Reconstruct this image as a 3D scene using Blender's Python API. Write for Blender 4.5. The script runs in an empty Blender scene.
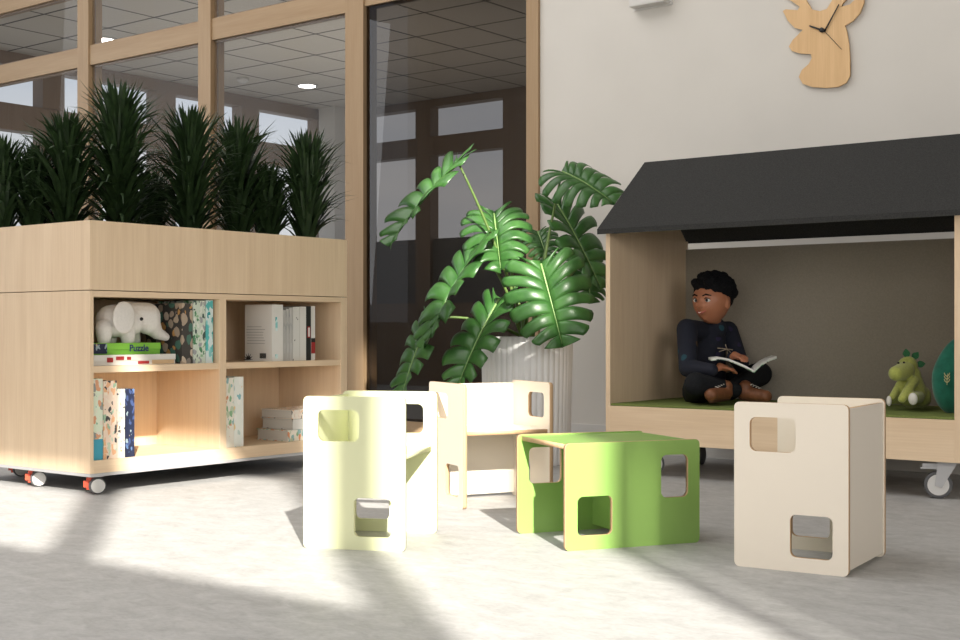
import bpy, bmesh, math, random
from mathutils import Vector, Matrix
SC = bpy.context.scene
COL = SC.collection
PI = math.pi
rnd = random.Random(7)

# ------------------------------------------------------------------ camera frame
YAW = math.atan(1010/1302)
FW = Vector((-math.sin(YAW), math.cos(YAW), 0)); RT = Vector((math.cos(YAW), math.sin(YAW), 0)); UP = Vector((0, 0, 1))
FOC = 1302.0; H0 = .62; HOR = 329.0
def at(x, y, D):
    """real place of something seen at x, y that stands D metres in front of the camera"""
    return FW*D + RT*((x-480)/FOC*D) + UP*(H0-(y-HOR)/FOC*D)
def at_X(x, y, X):
    t = (x-480)/FOC; return at(x, y, X/(FW.x+t*RT.x))
def at_Y(x, y, Y):
    t = (x-480)/FOC; return at(x, y, Y/(FW.y+t*RT.y))
def vec(r, u, c):
    return (RT*r + UP*u - FW*c).normalized()

# ------------------------------------------------------------------ materials
def lin(c): return tuple(((v/255)/12.92 if v/255 <= .04045 else ((v/255+.055)/1.055)**2.4) for v in c)
def newmat(name):
    m = bpy.data.materials.new(name); m.use_nodes = True
    nt = m.node_tree; b = nt.nodes['Principled BSDF']
    return m, nt, b
def N(nt, t, **kw):
    n = nt.nodes.new(t)
    for k, v in kw.items():
        if k in n.inputs.keys(): n.inputs[k].default_value = v
        else: setattr(n, k, v)
    return n
def coords(nt, scale=(1, 1, 1), out='Object', rot=(0, 0, 0)):
    tc = N(nt, 'ShaderNodeTexCoord'); mp = N(nt, 'ShaderNodeMapping')
    mp.inputs['Scale'].default_value = scale; mp.inputs['Rotation'].default_value = rot
    nt.links.new(tc.outputs[out], mp.inputs['Vector']); return mp.outputs['Vector']
def ramp(nt, fac, stops, interp='LINEAR'):
    r = N(nt, 'ShaderNodeValToRGB'); e = r.color_ramp; e.interpolation = interp
    while len(e.elements) < len(stops): e.elements.new(.5)
    for el, (p, c) in zip(e.elements, stops): el.position = p; el.color = (*c, 1)
    nt.links.new(fac, r.inputs['Fac']); return r.outputs['Color']
def plain(name, c, rough=.5, spec=.5, noise=0, nscale=40, bump=0, metal=0, emit=0, sub=0, sheen=0):
    m, nt, b = newmat(name)
    b.inputs['Base Color'].default_value = (*c, 1); b.inputs['Roughness'].default_value = rough
    b.inputs['Specular IOR Level'].default_value = spec; b.inputs['Metallic'].default_value = metal
    b.inputs['Sheen Weight'].default_value = sheen
    if sub: b.inputs['Subsurface Weight'].default_value = sub; b.inputs['Subsurface Radius'].default_value = (.02, .008, .004)
    if emit: b.inputs['Emission Color'].default_value = (*c, 1); b.inputs['Emission Strength'].default_value = emit
    if noise or bump:
        v = coords(nt); n = N(nt, 'ShaderNodeTexNoise', Scale=nscale, Detail=4.0); nt.links.new(v, n.inputs['Vector'])
        if noise:
            nt.links.new(ramp(nt, n.outputs['Fac'], [(.3, tuple(x*(1-noise) for x in c)), (.7, tuple(min(1, x*(1+noise)) for x in c))]), b.inputs['Base Color'])
        if bump:
            bp = N(nt, 'ShaderNodeBump', Strength=bump, Distance=.002); nt.links.new(n.outputs['Fac'], bp.inputs['Height']); nt.links.new(bp.outputs['Normal'], b.inputs['Normal'])
    return m
def wood(name, c, axis='Z', contrast=.12, rough=.5):
    m, nt, b = newmat(name)
    s = {'Z': (9, 9, .55), 'X': (.55, 9, 9), 'Y': (9, .55, 9)}[axis]
    n = N(nt, 'ShaderNodeTexNoise', Scale=3.0, Detail=6.0, Roughness=.6); nt.links.new(coords(nt, s), n.inputs['Vector'])
    s2 = {'Z': (60, 60, 1.5), 'X': (1.5, 60, 60), 'Y': (60, 1.5, 60)}[axis]
    n2 = N(nt, 'ShaderNodeTexNoise', Scale=3.0, Detail=3.0); nt.links.new(coords(nt, s2), n2.inputs['Vector'])
    mx = N(nt, 'ShaderNodeMix', data_type='FLOAT'); mx.inputs[0].default_value = .35
    nt.links.new(n.outputs['Fac'], mx.inputs[2]); nt.links.new(n2.outputs['Fac'], mx.inputs[3])
    d = tuple(x*(1-contrast*(1+.5*i)) for i, x in enumerate(c)); l = tuple(min(1, x*(1+contrast*.6)) for x in c)
    nt.links.new(ramp(nt, mx.outputs[0], [(.35, d), (.65, l)]), b.inputs['Base Color'])
    b.inputs['Roughness'].default_value = rough; b.inputs['Specular IOR Level'].default_value = .3
    return m
def pattern(name, bg, cols, scale=30, thr=.4, stretch=(1, 1, 1), seed=0.0, rough=.6):
    """printed paper: scattered coloured blobs on a ground colour"""
    m, nt, b = newmat(name)
    v = coords(nt, stretch)
    add = N(nt, 'ShaderNodeVectorMath', operation='ADD'); add.inputs[1].default_value = (seed, seed*1.7, seed*.6); nt.links.new(v, add.inputs[0])
    nz = N(nt, 'ShaderNodeTexNoise', Scale=scale*.8); nt.links.new(add.outputs[0], nz.inputs['Vector'])
    mixv = N(nt, 'ShaderNodeMix', data_type='VECTOR'); mixv.inputs[0].default_value = .03
    nt.links.new(add.outputs[0], mixv.inputs[4]); nt.links.new(nz.outputs['Color'], mixv.inputs[5])
    vo = N(nt, 'ShaderNodeTexVoronoi', Scale=scale); nt.links.new(mixv.outputs[1], vo.inputs['Vector'])
    sep = N(nt, 'ShaderNodeSeparateColor'); nt.links.new(vo.outputs['Color'], sep.inputs[0])
    stops = [(i/len(cols), c) for i, c in enumerate(cols)]
    cc = ramp(nt, sep.outputs[0], stops, 'CONSTANT')
    lt = N(nt, 'ShaderNodeMath', operation='LESS_THAN'); lt.inputs[1].default_value = thr; nt.links.new(vo.outputs['Distance'], lt.inputs[0])
    mx = N(nt, 'ShaderNodeMix', data_type='RGBA'); mx.inputs[6].default_value = (*bg, 1)
    nt.links.new(lt.outputs[0], mx.inputs[0]); nt.links.new(cc, mx.inputs[7]); nt.links.new(mx.outputs[2], b.inputs['Base Color'])
    b.inputs['Roughness'].default_value = rough
    return m
def pane_mat(name, tint, rough=0.0, refl=1.0):
    m = bpy.data.materials.new(name); m.use_nodes = True; nt = m.node_tree; nt.nodes.clear()
    o = N(nt, 'ShaderNodeOutputMaterial'); mx = N(nt, 'ShaderNodeMixShader'); t = N(nt, 'ShaderNodeBsdfTransparent'); g = N(nt, 'ShaderNodeBsdfGlossy')
    t.inputs['Color'].default_value = (*tint, 1); g.inputs['Roughness'].default_value = rough
    fr = N(nt, 'ShaderNodeFresnel'); fr.inputs['IOR'].default_value = 1.45
    mu = N(nt, 'ShaderNodeMath', operation='MULTIPLY'); mu.inputs[1].default_value = refl
    ge = N(nt, 'ShaderNodeNewGeometry'); iv = N(nt, 'ShaderNodeMath', operation='SUBTRACT'); iv.inputs[0].default_value = 1.0; nt.links.new(ge.outputs['Backfacing'], iv.inputs[1])
    m2 = N(nt, 'ShaderNodeMath', operation='MULTIPLY'); nt.links.new(iv.outputs[0], m2.inputs[1])
    nt.links.new(fr.outputs[0], mu.inputs[0]); nt.links.new(mu.outputs[0], m2.inputs[0]); nt.links.new(m2.outputs[0], mx.inputs[0])
    nt.links.new(t.outputs[0], mx.inputs[1]); nt.links.new(g.outputs[0], mx.inputs[2]); nt.links.new(mx.outputs[0], o.inputs['Surface'])
    return m

BIRCH = (.77, .60, .42)
M = {}
M['birch'] = wood('birch laminate upright grain', BIRCH, 'Z', .08)
M['birch_y'] = wood('birch laminate lying grain', BIRCH, 'Y', .08)
M['birch_x'] = wood('birch laminate long grain', BIRCH, 'X', .08)
M['oak_z'] = wood('glazing frame wood upright', (.37, .26, .155), 'Z', .10)
M['oak_x'] = wood('glazing frame wood lying', (.37, .26, .155), 'X', .10)
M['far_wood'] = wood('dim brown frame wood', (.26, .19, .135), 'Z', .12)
M['steel'] = plain('light grey steel', (.50, .50, .51), .35, .5, metal=.3)
M['dark'] = plain('black plastic', (.012, .012, .013), .45)
M['rubber'] = plain('grey rubber tyre', (.10, .10, .105), .6)
M['disc'] = plain('pale plastic disc', (.66, .65, .63), .4)
M['orange'] = plain('orange red brake plastic', (.75, .10, .05), .4)
M['wall'] = plain('warm white wall paint', (.63, .60, .555), .8, .2, noise=.02, nscale=3)
M['base'] = plain('pale skirting paint', (.62, .60, .57), .5)
M['felt'] = plain('charcoal felt', (.040, .040, .039), .95, .1, noise=.25, nscale=220, bump=.5)
M['felt_grey'] = plain('grey felt', (.30, .265, .215), .95, .1, noise=.06, nscale=160, bump=.3)
M['mat_green'] = plain('olive green felt', (.16, .20, .06), .95, .1, noise=.15, nscale=180, bump=.4)
M['clock'] = wood('clock birch', (.70, .47, .25), 'Z', .10)
M['pot'] = plain('white fluted ceramic', (.80, .795, .785), .5)
M['soil'] = plain('dark soil', (.03, .02, .012), .95, .1, noise=.4, nscale=60)
M['petiole'] = plain('green petiole', (.10, .17, .035), .45)
M['skin'] = plain('brown skin', (.42, .17, .09), .45, .4, sub=.15)
M['hair'] = plain('black curly hair', (.006, .006, .007), .9, .15, noise=.4, nscale=300, bump=1.0)
M['sweater'] = pattern('navy sweater knit', (.006, .008, .018), [(.02, .015, .05), (.008, .01, .02), (.01, .05, .07), (.01, .01, .02), (.09, .05, .02), (.008, .008, .016)], 22, .28, rough=.9)
M['trousers'] = plain('black trousers', (.010, .011, .013), .9, .2, noise=.2, nscale=120)
M['boot'] = plain('brown leather', (.17, .065, .028), .55, .4, noise=.2, nscale=60)
M['sole'] = plain('boot sole', (.08, .035, .018), .7)
M['paper'] = plain('white paper', (.74, .73, .69), .7)
M['pages'] = plain('page edges', (.62, .58, .52), .8)
M['eye_white'] = plain('eye white', (.80, .78, .75), .3)
M['eye_dark'] = plain('dark pupil', (.008, .006, .005), .25)
M['lip'] = plain('lips', (.42, .11, .08), .5)
M['elephant'] = plain('off white plush', (.74, .71, .67), .9, .1, noise=.04, nscale=120, bump=.3, sheen=.2)
M['plush'] = plain('lime green plush', (.37, .40, .10), .95, .1, noise=.12, nscale=150, bump=.6, sheen=.3)
M['plush_dark'] = plain('dark green plush', (.045, .16, .07), .95, .1, noise=.15, nscale=150, bump=.5)
M['plush_white'] = plain('white plush sole', (.66, .64, .60), .95, .1)
M['cushion'] = plain('teal velour', (.012, .13, .085), .8, .2, noise=.25, nscale=25, sheen=.3)
M['gold'] = plain('pale gold print', (.55, .52, .28), .6)
M['window_lamp'] = plain('lamp diffuser', (1, .96, .9), .5, emit=14)

# floor: mottled grey linoleum
m, nt, b = newmat('grey marbled linoleum')
v = coords(nt, (1, 1.6, 1), rot=(0, 0, .5))
n1 = N(nt, 'ShaderNodeTexNoise', Scale=11.0, Detail=9.0, Roughness=.62, Distortion=.8); nt.links.new(v, n1.inputs['Vector'])
n2 = N(nt, 'ShaderNodeTexNoise', Scale=55.0, Detail=5.0, Roughness=.7); nt.links.new(v, n2.inputs['Vector'])
mx = N(nt, 'ShaderNodeMix', data_type='FLOAT'); mx.inputs[0].default_value = .4
nt.links.new(n1.outputs['Fac'], mx.inputs[2]); nt.links.new(n2.outputs['Fac'], mx.inputs[3])
nt.links.new(ramp(nt, mx.outputs[0], [(.33, (.30, .296, .290)), (.5, (.38, .376, .370)), (.66, (.46, .456, .448))]), b.inputs['Base Color'])
b.inputs['Roughness'].default_value = .55; b.inputs['Specular IOR Level'].default_value = .35
M['floor'] = m
# ceiling tiles of the next room
m, nt, b = newmat('suspended ceiling tiles')
br = N(nt, 'ShaderNodeTexBrick', Scale=1.0, offset=0.0, squash=1.0)
br.inputs['Brick Width'].default_value = .6; br.inputs['Row Height'].default_value = .6; br.inputs['Mortar Size'].default_value = .012; br.inputs['Mortar Smooth'].default_value = .1
br.inputs['Color1'].default_value = (.60, .55, .48, 1); br.inputs['Color2'].default_value = (.58, .53, .46, 1); br.inputs['Mortar'].default_value = (.10, .085, .07, 1)
nt.links.new(coords(nt), br.inputs['Vector']); nt.links.new(br.outputs['Color'], b.inputs['Base Color']); b.inputs['Roughness'].default_value = .9
M['tiles'] = m
# plant greens
def leafmat(name, c1, c2, rough=.4, translucent=.25, scale=14):
    m, nt, b = newmat(name)
    n = N(nt, 'ShaderNodeTexNoise', Scale=scale, Detail=3.0); nt.links.new(coords(nt), n.inputs['Vector'])
    col = ramp(nt, n.outputs['Fac'], [(.3, c1), (.7, c2)]); nt.links.new(col, b.inputs['Base Color'])
    b.inputs['Roughness'].default_value = rough; b.inputs['Specular IOR Level'].default_value = .5
    if translucent:
        t = N(nt, 'ShaderNodeBsdfTranslucent'); nt.links.new(col, t.inputs['Color'])
        x = N(nt, 'ShaderNodeMixShader'); x.inputs[0].default_value = translucent
        nt.links.new(b.outputs[0], x.inputs[1]); nt.links.new(t.outputs[0], x.inputs[2])
        nt.links.new(x.outputs[0], nt.nodes['Material Output'].inputs['Surface'])
    return m
M['leaf'] = leafmat('monstera leaf', (.030, .105, .022), (.065, .185, .042), .34, .22)
M['vein'] = plain('leaf midrib', (.22, .36, .12), .4)
M['spike'] = leafmat('spiky leaf', (.014, .032, .011), (.036, .072, .022), .5, .1, 30)
M['spike_stem'] = plain('brown plant stem', (.06, .04, .02), .8)
M['pane'] = pane_mat('clear pane', (.93, .93, .92), 0, .45)
M['pane_dark'] = pane_mat('tinted pane', (.56, .54, .52), 0, 1.0)

# ------------------------------------------------------------------ objects
def tag(o, label=None, cat=None, group=None, kind=None):
    if label: o['label'] = label
    if cat: o['category'] = cat
    if group: o['group'] = group
    if kind: o['kind'] = kind
    return o
def empty(name, loc, label, cat, group=None, rz=0):
    o = bpy.data.objects.new(name, None); COL.objects.link(o); o.location = loc; o.rotation_euler = (0, 0, rz)
    o.empty_display_size = .1
    return tag(o, label, cat, group)
def link(name, me, mats, parent=None, world=False, smooth=False):
    if not isinstance(mats, (list, tuple)): mats = [mats]
    for mm in mats: me.materials.append(mm)
    if smooth: me.polygons.foreach_set('use_smooth', [True]*len(me.polygons))
    o = bpy.data.objects.new(name, me); COL.objects.link(o)
    if parent:
        o.parent = parent
        if world:      # geometry given in room coordinates
            chain = Matrix.Identity(4); q = parent
            while q: chain = basis(q) @ chain; q = q.parent
            me.transform(chain.inverted())
    return o
def basis(q):
    if q.rotation_mode == 'XYZ': r = q.rotation_euler.to_matrix().to_4x4()
    else: r = q.rotation_quaternion.to_matrix().to_4x4()
    return Matrix.Translation(q.location) @ r
def bm_box(bm, x0, x1, y0, y1, z0, z1, mi=0):
    vs = [bm.verts.new(p) for p in ((x0, y0, z0), (x1, y0, z0), (x1, y1, z0), (x0, y1, z0), (x0, y0, z1), (x1, y0, z1), (x1, y1, z1), (x0, y1, z1))]
    for f in ((0, 3, 2, 1), (4, 5, 6, 7), (0, 1, 5, 4), (1, 2, 6, 5), (2, 3, 7, 6), (3, 0, 4, 7)):
        fc = bm.faces.new([vs[i] for i in f]); fc.material_index = mi
def done(bm, name):
    me = bpy.data.meshes.new(name); bm.normal_update(); bm.to_mesh(me); bm.free(); return me
def box(name, x0, x1, y0, y1, z0, z1, mat, parent=None, bev=0.0, world=True):
    bm = bmesh.new(); bm_box(bm, x0, x1, y0, y1, z0, z1)
    if bev: bmesh.ops.bevel(bm, geom=bm.edges[:], offset=bev, segments=2, affect='EDGES', profile=.7)
    return link(name, done(bm, name), mat, parent, world)
def boxes(name, bl, mat, parent=None, bev=0.0, world=True):
    bm = bmesh.new()
    for q in bl: bm_box(bm, *q)
    if bev: bmesh.ops.bevel(bm, geom=bm.edges[:], offset=bev, segments=2, affect='EDGES', profile=.7)
    return link(name, done(bm, name), mat, parent, world)
def struct(name, bl, mat): return tag(boxes(name, bl, mat), kind='structure')
def bm_tube(bm, pts, rads, n=10, caps=True, mi=0):
    rings = []; pts = [Vector(p) for p in pts]
    ref = None
    for i, p in enumerate(pts):
        d = (pts[min(i+1, len(pts)-1)] - pts[max(i-1, 0)]).normalized()
        if ref is None: ref = d.orthogonal().normalized()
        a = (ref - d*ref.dot(d)).normalized(); ref = a; c = d.cross(a)
        r = rads[i] if isinstance(rads, (list, tuple)) else rads
        rings.append([bm.verts.new(p + (a*math.cos(t)+c*math.sin(t))*r) for t in [2*PI*k/n for k in range(n)]])
    for u, w in zip(rings, rings[1:]):
        for k in range(n): bm.faces.new((u[k], u[(k+1) % n], w[(k+1) % n], w[k])).material_index = mi
    if caps: bm.faces.new(rings[0][::-1]).material_index = mi; bm.faces.new(rings[-1]).material_index = mi
def tube(name, pts, rads, mat, parent=None, n=10, world=True, smooth=True):
    bm = bmesh.new(); bm_tube(bm, pts, rads, n); return link(name, done(bm, name), mat, parent, world, smooth)
def bm_ball(bm, c, r, sc=(1, 1, 1), rot=None, u=14, v=9):
    M4 = Matrix.Translation(c) @ (rot.to_4x4() if rot else Matrix.Identity(4)) @ Matrix.Diagonal((*[r*s for s in sc], 1))
    bmesh.ops.create_uvsphere(bm, u_segments=u, v_segments=v, radius=1, matrix=M4)
def ball(name, c, r, mat, parent=None, sc=(1, 1, 1), rot=None, u=20, v=12, world=True):
    bm = bmesh.new(); bm_ball(bm, c, r, sc, rot, u, v); return link(name, done(bm, name), mat, parent, world, True)
def bm_caps(bm, p0, r0, p1, r1):
    bm_ball(bm, p0, r0); bm_ball(bm, p1, r1); bm_tube(bm, [p0, p1], [r0, r1], 14)
def blob(name, caps, balls, mat, parent=None, voxel=.004, smooth=4, extra=None, world=True, disp=0):
    """one continuous body grown over tapering limbs and lumps"""
    bm = bmesh.new()
    for p0, r0, p1, r1 in caps: bm_caps(bm, Vector(p0), r0, Vector(p1), r1)
    for q in balls: bm_ball(bm, Vector(q[0]), q[1], *(q[2:]))
    if extra: extra(bm)
    o = link(name, done(bm, name), mat, parent, world, True)
    r = o.modifiers.new('skin', 'REMESH'); r.mode = 'VOXEL'; r.voxel_size = voxel; r.use_smooth_shade = True
    s = o.modifiers.new('smooth', 'SMOOTH'); s.factor = .5; s.iterations = smooth
    if disp:
        t = bpy.data.textures.new('curls', 'CLOUDS'); t.noise_scale = .012
        d = o.modifiers.new('curls', 'DISPLACE'); d.texture = t; d.strength = disp; d.mid_level = .5
    return o
def plate(name, outline, holes, thick, mats, matrix, parent=None, world=False, rim=True):
    """flat board with holes cut from outline, thickness centred on local z, then placed by matrix"""
    cu = bpy.data.curves.new('c', 'CURVE'); cu.dimensions = '2D'; cu.fill_mode = 'BOTH'; cu.extrude = thick/2
    for pts in [outline]+holes:
        s = cu.splines.new('POLY'); s.points.add(len(pts)-1); s.use_cyclic_u = True
        for p, q in zip(s.points, pts): p.co = (q[0], q[1], 0, 1)
    t = bpy.data.objects.new('t', cu); COL.objects.link(t)
    bpy.context.view_layer.update()
    me = bpy.data.meshes.new_from_object(t.evaluated_get(bpy.context.evaluated_depsgraph_get()))
    bpy.data.objects.remove(t); me.name = name; me.materials.clear()
    bm = bmesh.new(); bm.from_mesh(me); bmesh.ops.remove_doubles(bm, verts=bm.verts[:], dist=1e-5)
    bm.normal_update()
    for f in bm.faces: f.material_index = 1 if (rim and abs(f.normal.z) < .5) else 0
    bm.to_mesh(me); bm.free(); me.transform(matrix)
    return link(name, me, mats, parent, world)
def rrect(x0, x1, y0, y1, r, n=6):
    pts = []
    for cx, cy, a in ((x1-r, y1-r, 0), (x0+r, y1-r, 90), (x0+r, y0+r, 180), (x1-r, y0+r, 270)):
        for k in range(n+1):
            t = math.radians(a+90*k/n); pts.append((cx+r*math.cos(t), cy+r*math.sin(t)))
    return pts
def lettering(name, body, size, mat, parent, matrix, thick=.0004):
    cu = bpy.data.curves.new('t', 'FONT'); cu.body = body; cu.size = size; cu.extrude = thick; cu.align_x = 'CENTER'; cu.align_y = 'CENTER'; cu.offset = size*.02
    t = bpy.data.objects.new('t', cu); COL.objects.link(t); bpy.context.view_layer.update()
    me = bpy.data.meshes.new_from_object(t.evaluated_get(bpy.context.evaluated_depsgraph_get()))
    bpy.data.objects.remove(t); me.materials.clear(); me.transform(matrix)
    return link(name, me, mat, parent, True)
def frame_matrix(o, x, y, z):
    m = Matrix.Identity(4)
    for i, a in enumerate((x, y, z)):
        for j in range(3): m[j][i] = a[j]
    for j in range(3): m[j][3] = o[j]
    return m

# ================================================================== THE SETTING
WY = 5.645; YB = -1.2; XL = -10.45; XR = 8.0; CZ = 7.0; Y2 = 10.8; C2 = 3.1
struct('floor', [(XL-.3, XR+.3, YB-.3, Y2+.3, -.1, 0)], M['floor'])
XG = -3.976                                     # where the glazing meets the plaster wall
struct('wall_back', [(XG, XR+.1, WY, WY+.16, 0, CZ)], M['wall'])
struct('wall_above_glazing', [(XL, XG, WY, WY+.16, 3.22, CZ)], M['wall'])
struct('baseboard_back', [(XG, XR, WY-.014, WY, 0, .13)], M['base'])
# wall behind the camera: unseen, its openings cut to shape the sun patches
def ux(u): return u + 1.208*(-YB)
def gz(g): return (g-YB)*.885
ops_ = [(-2.2, -.54, [(2.12, 3.09)]), (-.39, .67, [(2.12, 3.78)]), (.82, 1.58, [(1.78, 4.61)]), (1.58, 1.88, [(1.78, 4.61), (5.38, 6.3)]), (1.88, 1.972, [(5.38, 6.3)]),
        (1.972, 2.062, [(1.78, 3.56), (5.38, 6.3)]), (2.062, 2.55, [(5.38, 6.3)])]
cells = []; x = XL-.3
for u0, u1, gs_ in ops_:
    if ux(u0) > x+.001: cells.append((x, ux(u0), YB-.06, YB, 0, CZ))
    z = 0
    for g0, g1 in gs_: cells.append((ux(u0), ux(u1), YB-.06, YB, z, gz(g0))); z = gz(g1)
    cells.append((ux(u0), ux(u1), YB-.06, YB, z, CZ))
    x = ux(u1)
cells.append((x, XR+.1, YB-.06, YB, 0, CZ))
struct('wall_front', cells, M['wall'])
struct('wall_right', [(XR, XR+.1, YB, WY, 0, CZ)], M['wall'])
# left wall with tall daylight windows
lw = [(XL-.16, XL, YB, WY, 0, .7), (XL-.16, XL, YB, WY, 4.6, CZ)]
for y0, y1 in ((YB, -.9), (1.0, 1.25), (3.1, 3.35), (5.2, WY)): lw.append((XL-.16, XL, y0, y1, .7, 4.6))
struct('wall_left', lw, M['wall'])
struct('ceiling', [(XL-.2, XR+.2, YB-.1, WY+.16, CZ, CZ+.1)], M['wall'])
# glazing between the hall and the next room
g = bpy.data.objects.new('window_1', None); COL.objects.link(g); g.location = (-6.5, WY+.05, 0); tag(g, kind='structure')
muls = [(-9.36, -9.22), (-8.035, -7.905), (-6.713, -6.59), (-5.382, -5.235), (-4.055, XG)]
y0, y1 = WY-.005, WY+.09
for a, c in muls: 
    box('mullion', a, c, y0-.012, y1+.012, 0, 3.22, M['oak_z'], g, .003)
    # small glazing bead step on each edge
bays = [(XL, -9.36), (-9.22, -8.035), (-7.905, -6.713), (-6.59, -5.382), (-5.235, -4.055)]
for i, (a, c) in enumerate(bays):
    right = i == 4
    zt = [(0, .09), (2.52, 2.66), (3.04, 3.22)] if right else [(0, .09), (2.505, 2.645), (3.04, 3.22)]
    for q0, q1 in zt: box('rail', a, c, y0, y1, q0, q1, M['oak_x'], g, .002)
    pm = M['pane_dark'] if right else M['pane']
    for q0, q1 in zip(zt, zt[1:]): box('pane', a, c, WY+.012, WY+.020, q0[1], q1[0], pm, g)
    bd = []
    for q0, q1 in zip(zt, zt[1:]):
        z0, z1 = q0[1], q1[0]
        bd += [(a, a+.014, WY+.0205, WY+.04, z0, z1), (c-.014, c, WY+.0205, WY+.04, z0, z1), (a+.014, c-.014, WY+.0205, WY+.04, z0, z0+.014), (a+.014, c-.014, WY+.0205, WY+.04, z1-.014, z1)]
    boxes('glazing_bead', bd, M['far_wood'], g)
# the next room, seen through the glass
struct('ceiling_next_room', [(XL-.2, XG+1.5, WY+.16, Y2+.2, C2, C2+.1)], M['tiles'])
FWD = M['far_wood']
cols = [(WY+.16, 5.9), (6.94, 7.17), (8.22, 8.46), (9.34, 9.58), (10.46, 10.8)]
fl = [(XL-.14, XL, WY+.16, Y2, 0, .9), (XL-.14, XL, WY+.16, Y2, 2.40, 2.64), (XL-.14, XL, WY+.16, Y2, 2.98, C2)]
for a, c in cols: fl += [(XL-.14, XL+.02, a, c, .9, 2.40), (XL-.14, XL+.02, a, c, 2.64, 2.98)]
struct('wall_next_room_left', fl, FWD)
cc = [(XL-.1, -9.97), (-9.27, -9.06), (-8.08, -7.5), (-6.6, -6.3), (-5.2, -4.9), (-3.6, -2.4)]
fb = [(XL-.14, -2.4, Y2, Y2+.14, 0, .9), (XL-.14, -2.4, Y2, Y2+.14, 2.50, 2.70), (XL-.14, -2.4, Y2, Y2+.14, 3.02, C2)]
for a, c in cc: fb += [(a, c, Y2, Y2+.14, .9, 2.50), (a, c, Y2, Y2+.14, 2.70, 3.02)]
struct('wall_next_room_back', fb, FWD)
struct('wall_next_room_right', [(-2.5, -2.4, WY+.16, Y2, 0, C2)], M['wall'])
bl = boxes('window_blind', [(a, c, Y2+.04, Y2+.055, .92+.035*k, .945+.035*k) for a, c in ((-9.97, -9.27), (-9.06, -8.08)) for k in range(19)]+[(-9.97, -9.27, Y2+.056, Y2+.06, .90, 1.60), (-9.06, -8.08, Y2+.056, Y2+.06, .90, 1.60)], plain('grey blind slats', (.16, .15, .14), .7))
tag(bl, 'grey slatted blind covering the lower far windows behind the dark glass', 'blind')
cor = box('corner_post', -10.4, -10.15, 10.45, 10.72, 0, C2, M['wall']); cor.name = 'column'
tag(cor, 'pale column in the far corner of the room behind the glass', 'column')
for k, (px_, py_, lab) in enumerate([(105, 39, 'lit round ceiling downlight behind the glass above the tallest spiky plant'), (307, 85, 'lit round ceiling downlight behind the glass over the rightmost spiky plant')]):
    D = (C2-H0)*FOC/(HOR-py_); p = at(px_, py_, D)
    e = empty('ceiling_downlight', (p.x, p.y, C2), lab, 'ceiling light', 'downlights in the tiled ceiling')
    tube('trim_ring', [(p.x, p.y, C2-.012), (p.x, p.y, C2)], [.105, .115], M['base'], e, 28)
    tube('diffuser', [(p.x, p.y, C2-.016), (p.x, p.y, C2-.012)], .085, M['window_lamp'], e, 28)
p = at(243, 82, (C2-H0)*FOC/(HOR-78))
sd = empty('smoke_detector', (p.x, p.y, C2), 'small white smoke detector on the tiled ceiling behind the glass', 'smoke detector')
tube('housing', [(p.x, p.y, C2-.05), (p.x, p.y, C2-.03), (p.x, p.y, C2)], [.03, .055, .06], M['base'], sd, 20)

# small thing at the upper edge of the wall
p = at_Y(653, 5, WY)
wl = empty('wall_box', (p.x, WY, p.z), 'pale beige box on the wall left of the deer clock', 'wall box')
box('housing', p.x-.10, p.x+.10, WY-.07, WY, p.z-.010, p.z+.16, M['base'], wl, .01)
box('back_plate', p.x-.11, p.x+.11, WY-.008, WY, p.z-.016, p.z+.17, M['base'], wl, .002)

# ================================================================== DEER CLOCK
dpx = [(783, 11), (786, 9.3), (798, 10.3), (800, 7), (790, 0), (778, -9), (774, -27), (779, -27), (785, -11), (795, -5), (795, -22), (800, -22), (804, -4), (808, 3), (812, 9.5), (820, 11.2), (827, 9), (832, 1), (833, -18), (838, -18), (840, -5), (848, -10), (852, -27), (857, -26), (853, -7), (843, 3), (841, 7), (850, 4.5), (857, -2), (864, -5), (864, 3), (860, 13), (853, 21), (845, 25.5), (847, 32), (849, 45), (850, 60), (850, 76), (846, 83), (838, 87), (826, 88), (812, 87), (803, 84), (799, 77), (802, 70), (809, 64), (812, 58), (811, 54), (800, 53.5), (792, 51), (789, 46.5), (793, 40), (803, 30), (795, 28), (788, 21)]
pc = at_Y(824, 31, WY)
ck = empty('deer_clock', (pc.x, WY-.002, pc.z), 'wooden wall clock shaped like a deer head in profile', 'clock')
out = []
for a, c in dpx:
    q = at_Y(a, c, WY-.015); out.append((q.x, q.z))
plate('clock_face', out, [], .012, [M['clock'], M['clock']], frame_matrix((0, WY-.012, 0), (1, 0, 0), (0, 0, 1), (0, -1, 0)), ck, True)
for nm, tx, ty, w in (('minute_hand', 838.5, 4, .006), ('hour_hand', 809, 25.5, .008), ('second_hand', 841, 49, .0025)):
    q = at_Y(tx, ty, WY-.03); a = at_Y(824, 31, WY-.03)
    tube(nm, [(a.x, WY-.024, a.z), (q.x, WY-.024, q.z)], [w*.6, w*.45], M['dark'], ck, 6)
tube('hub', [(pc.x, WY-.03, pc.z), (pc.x, WY-.018, pc.z)], .011, M['dark'], ck, 16)

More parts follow.
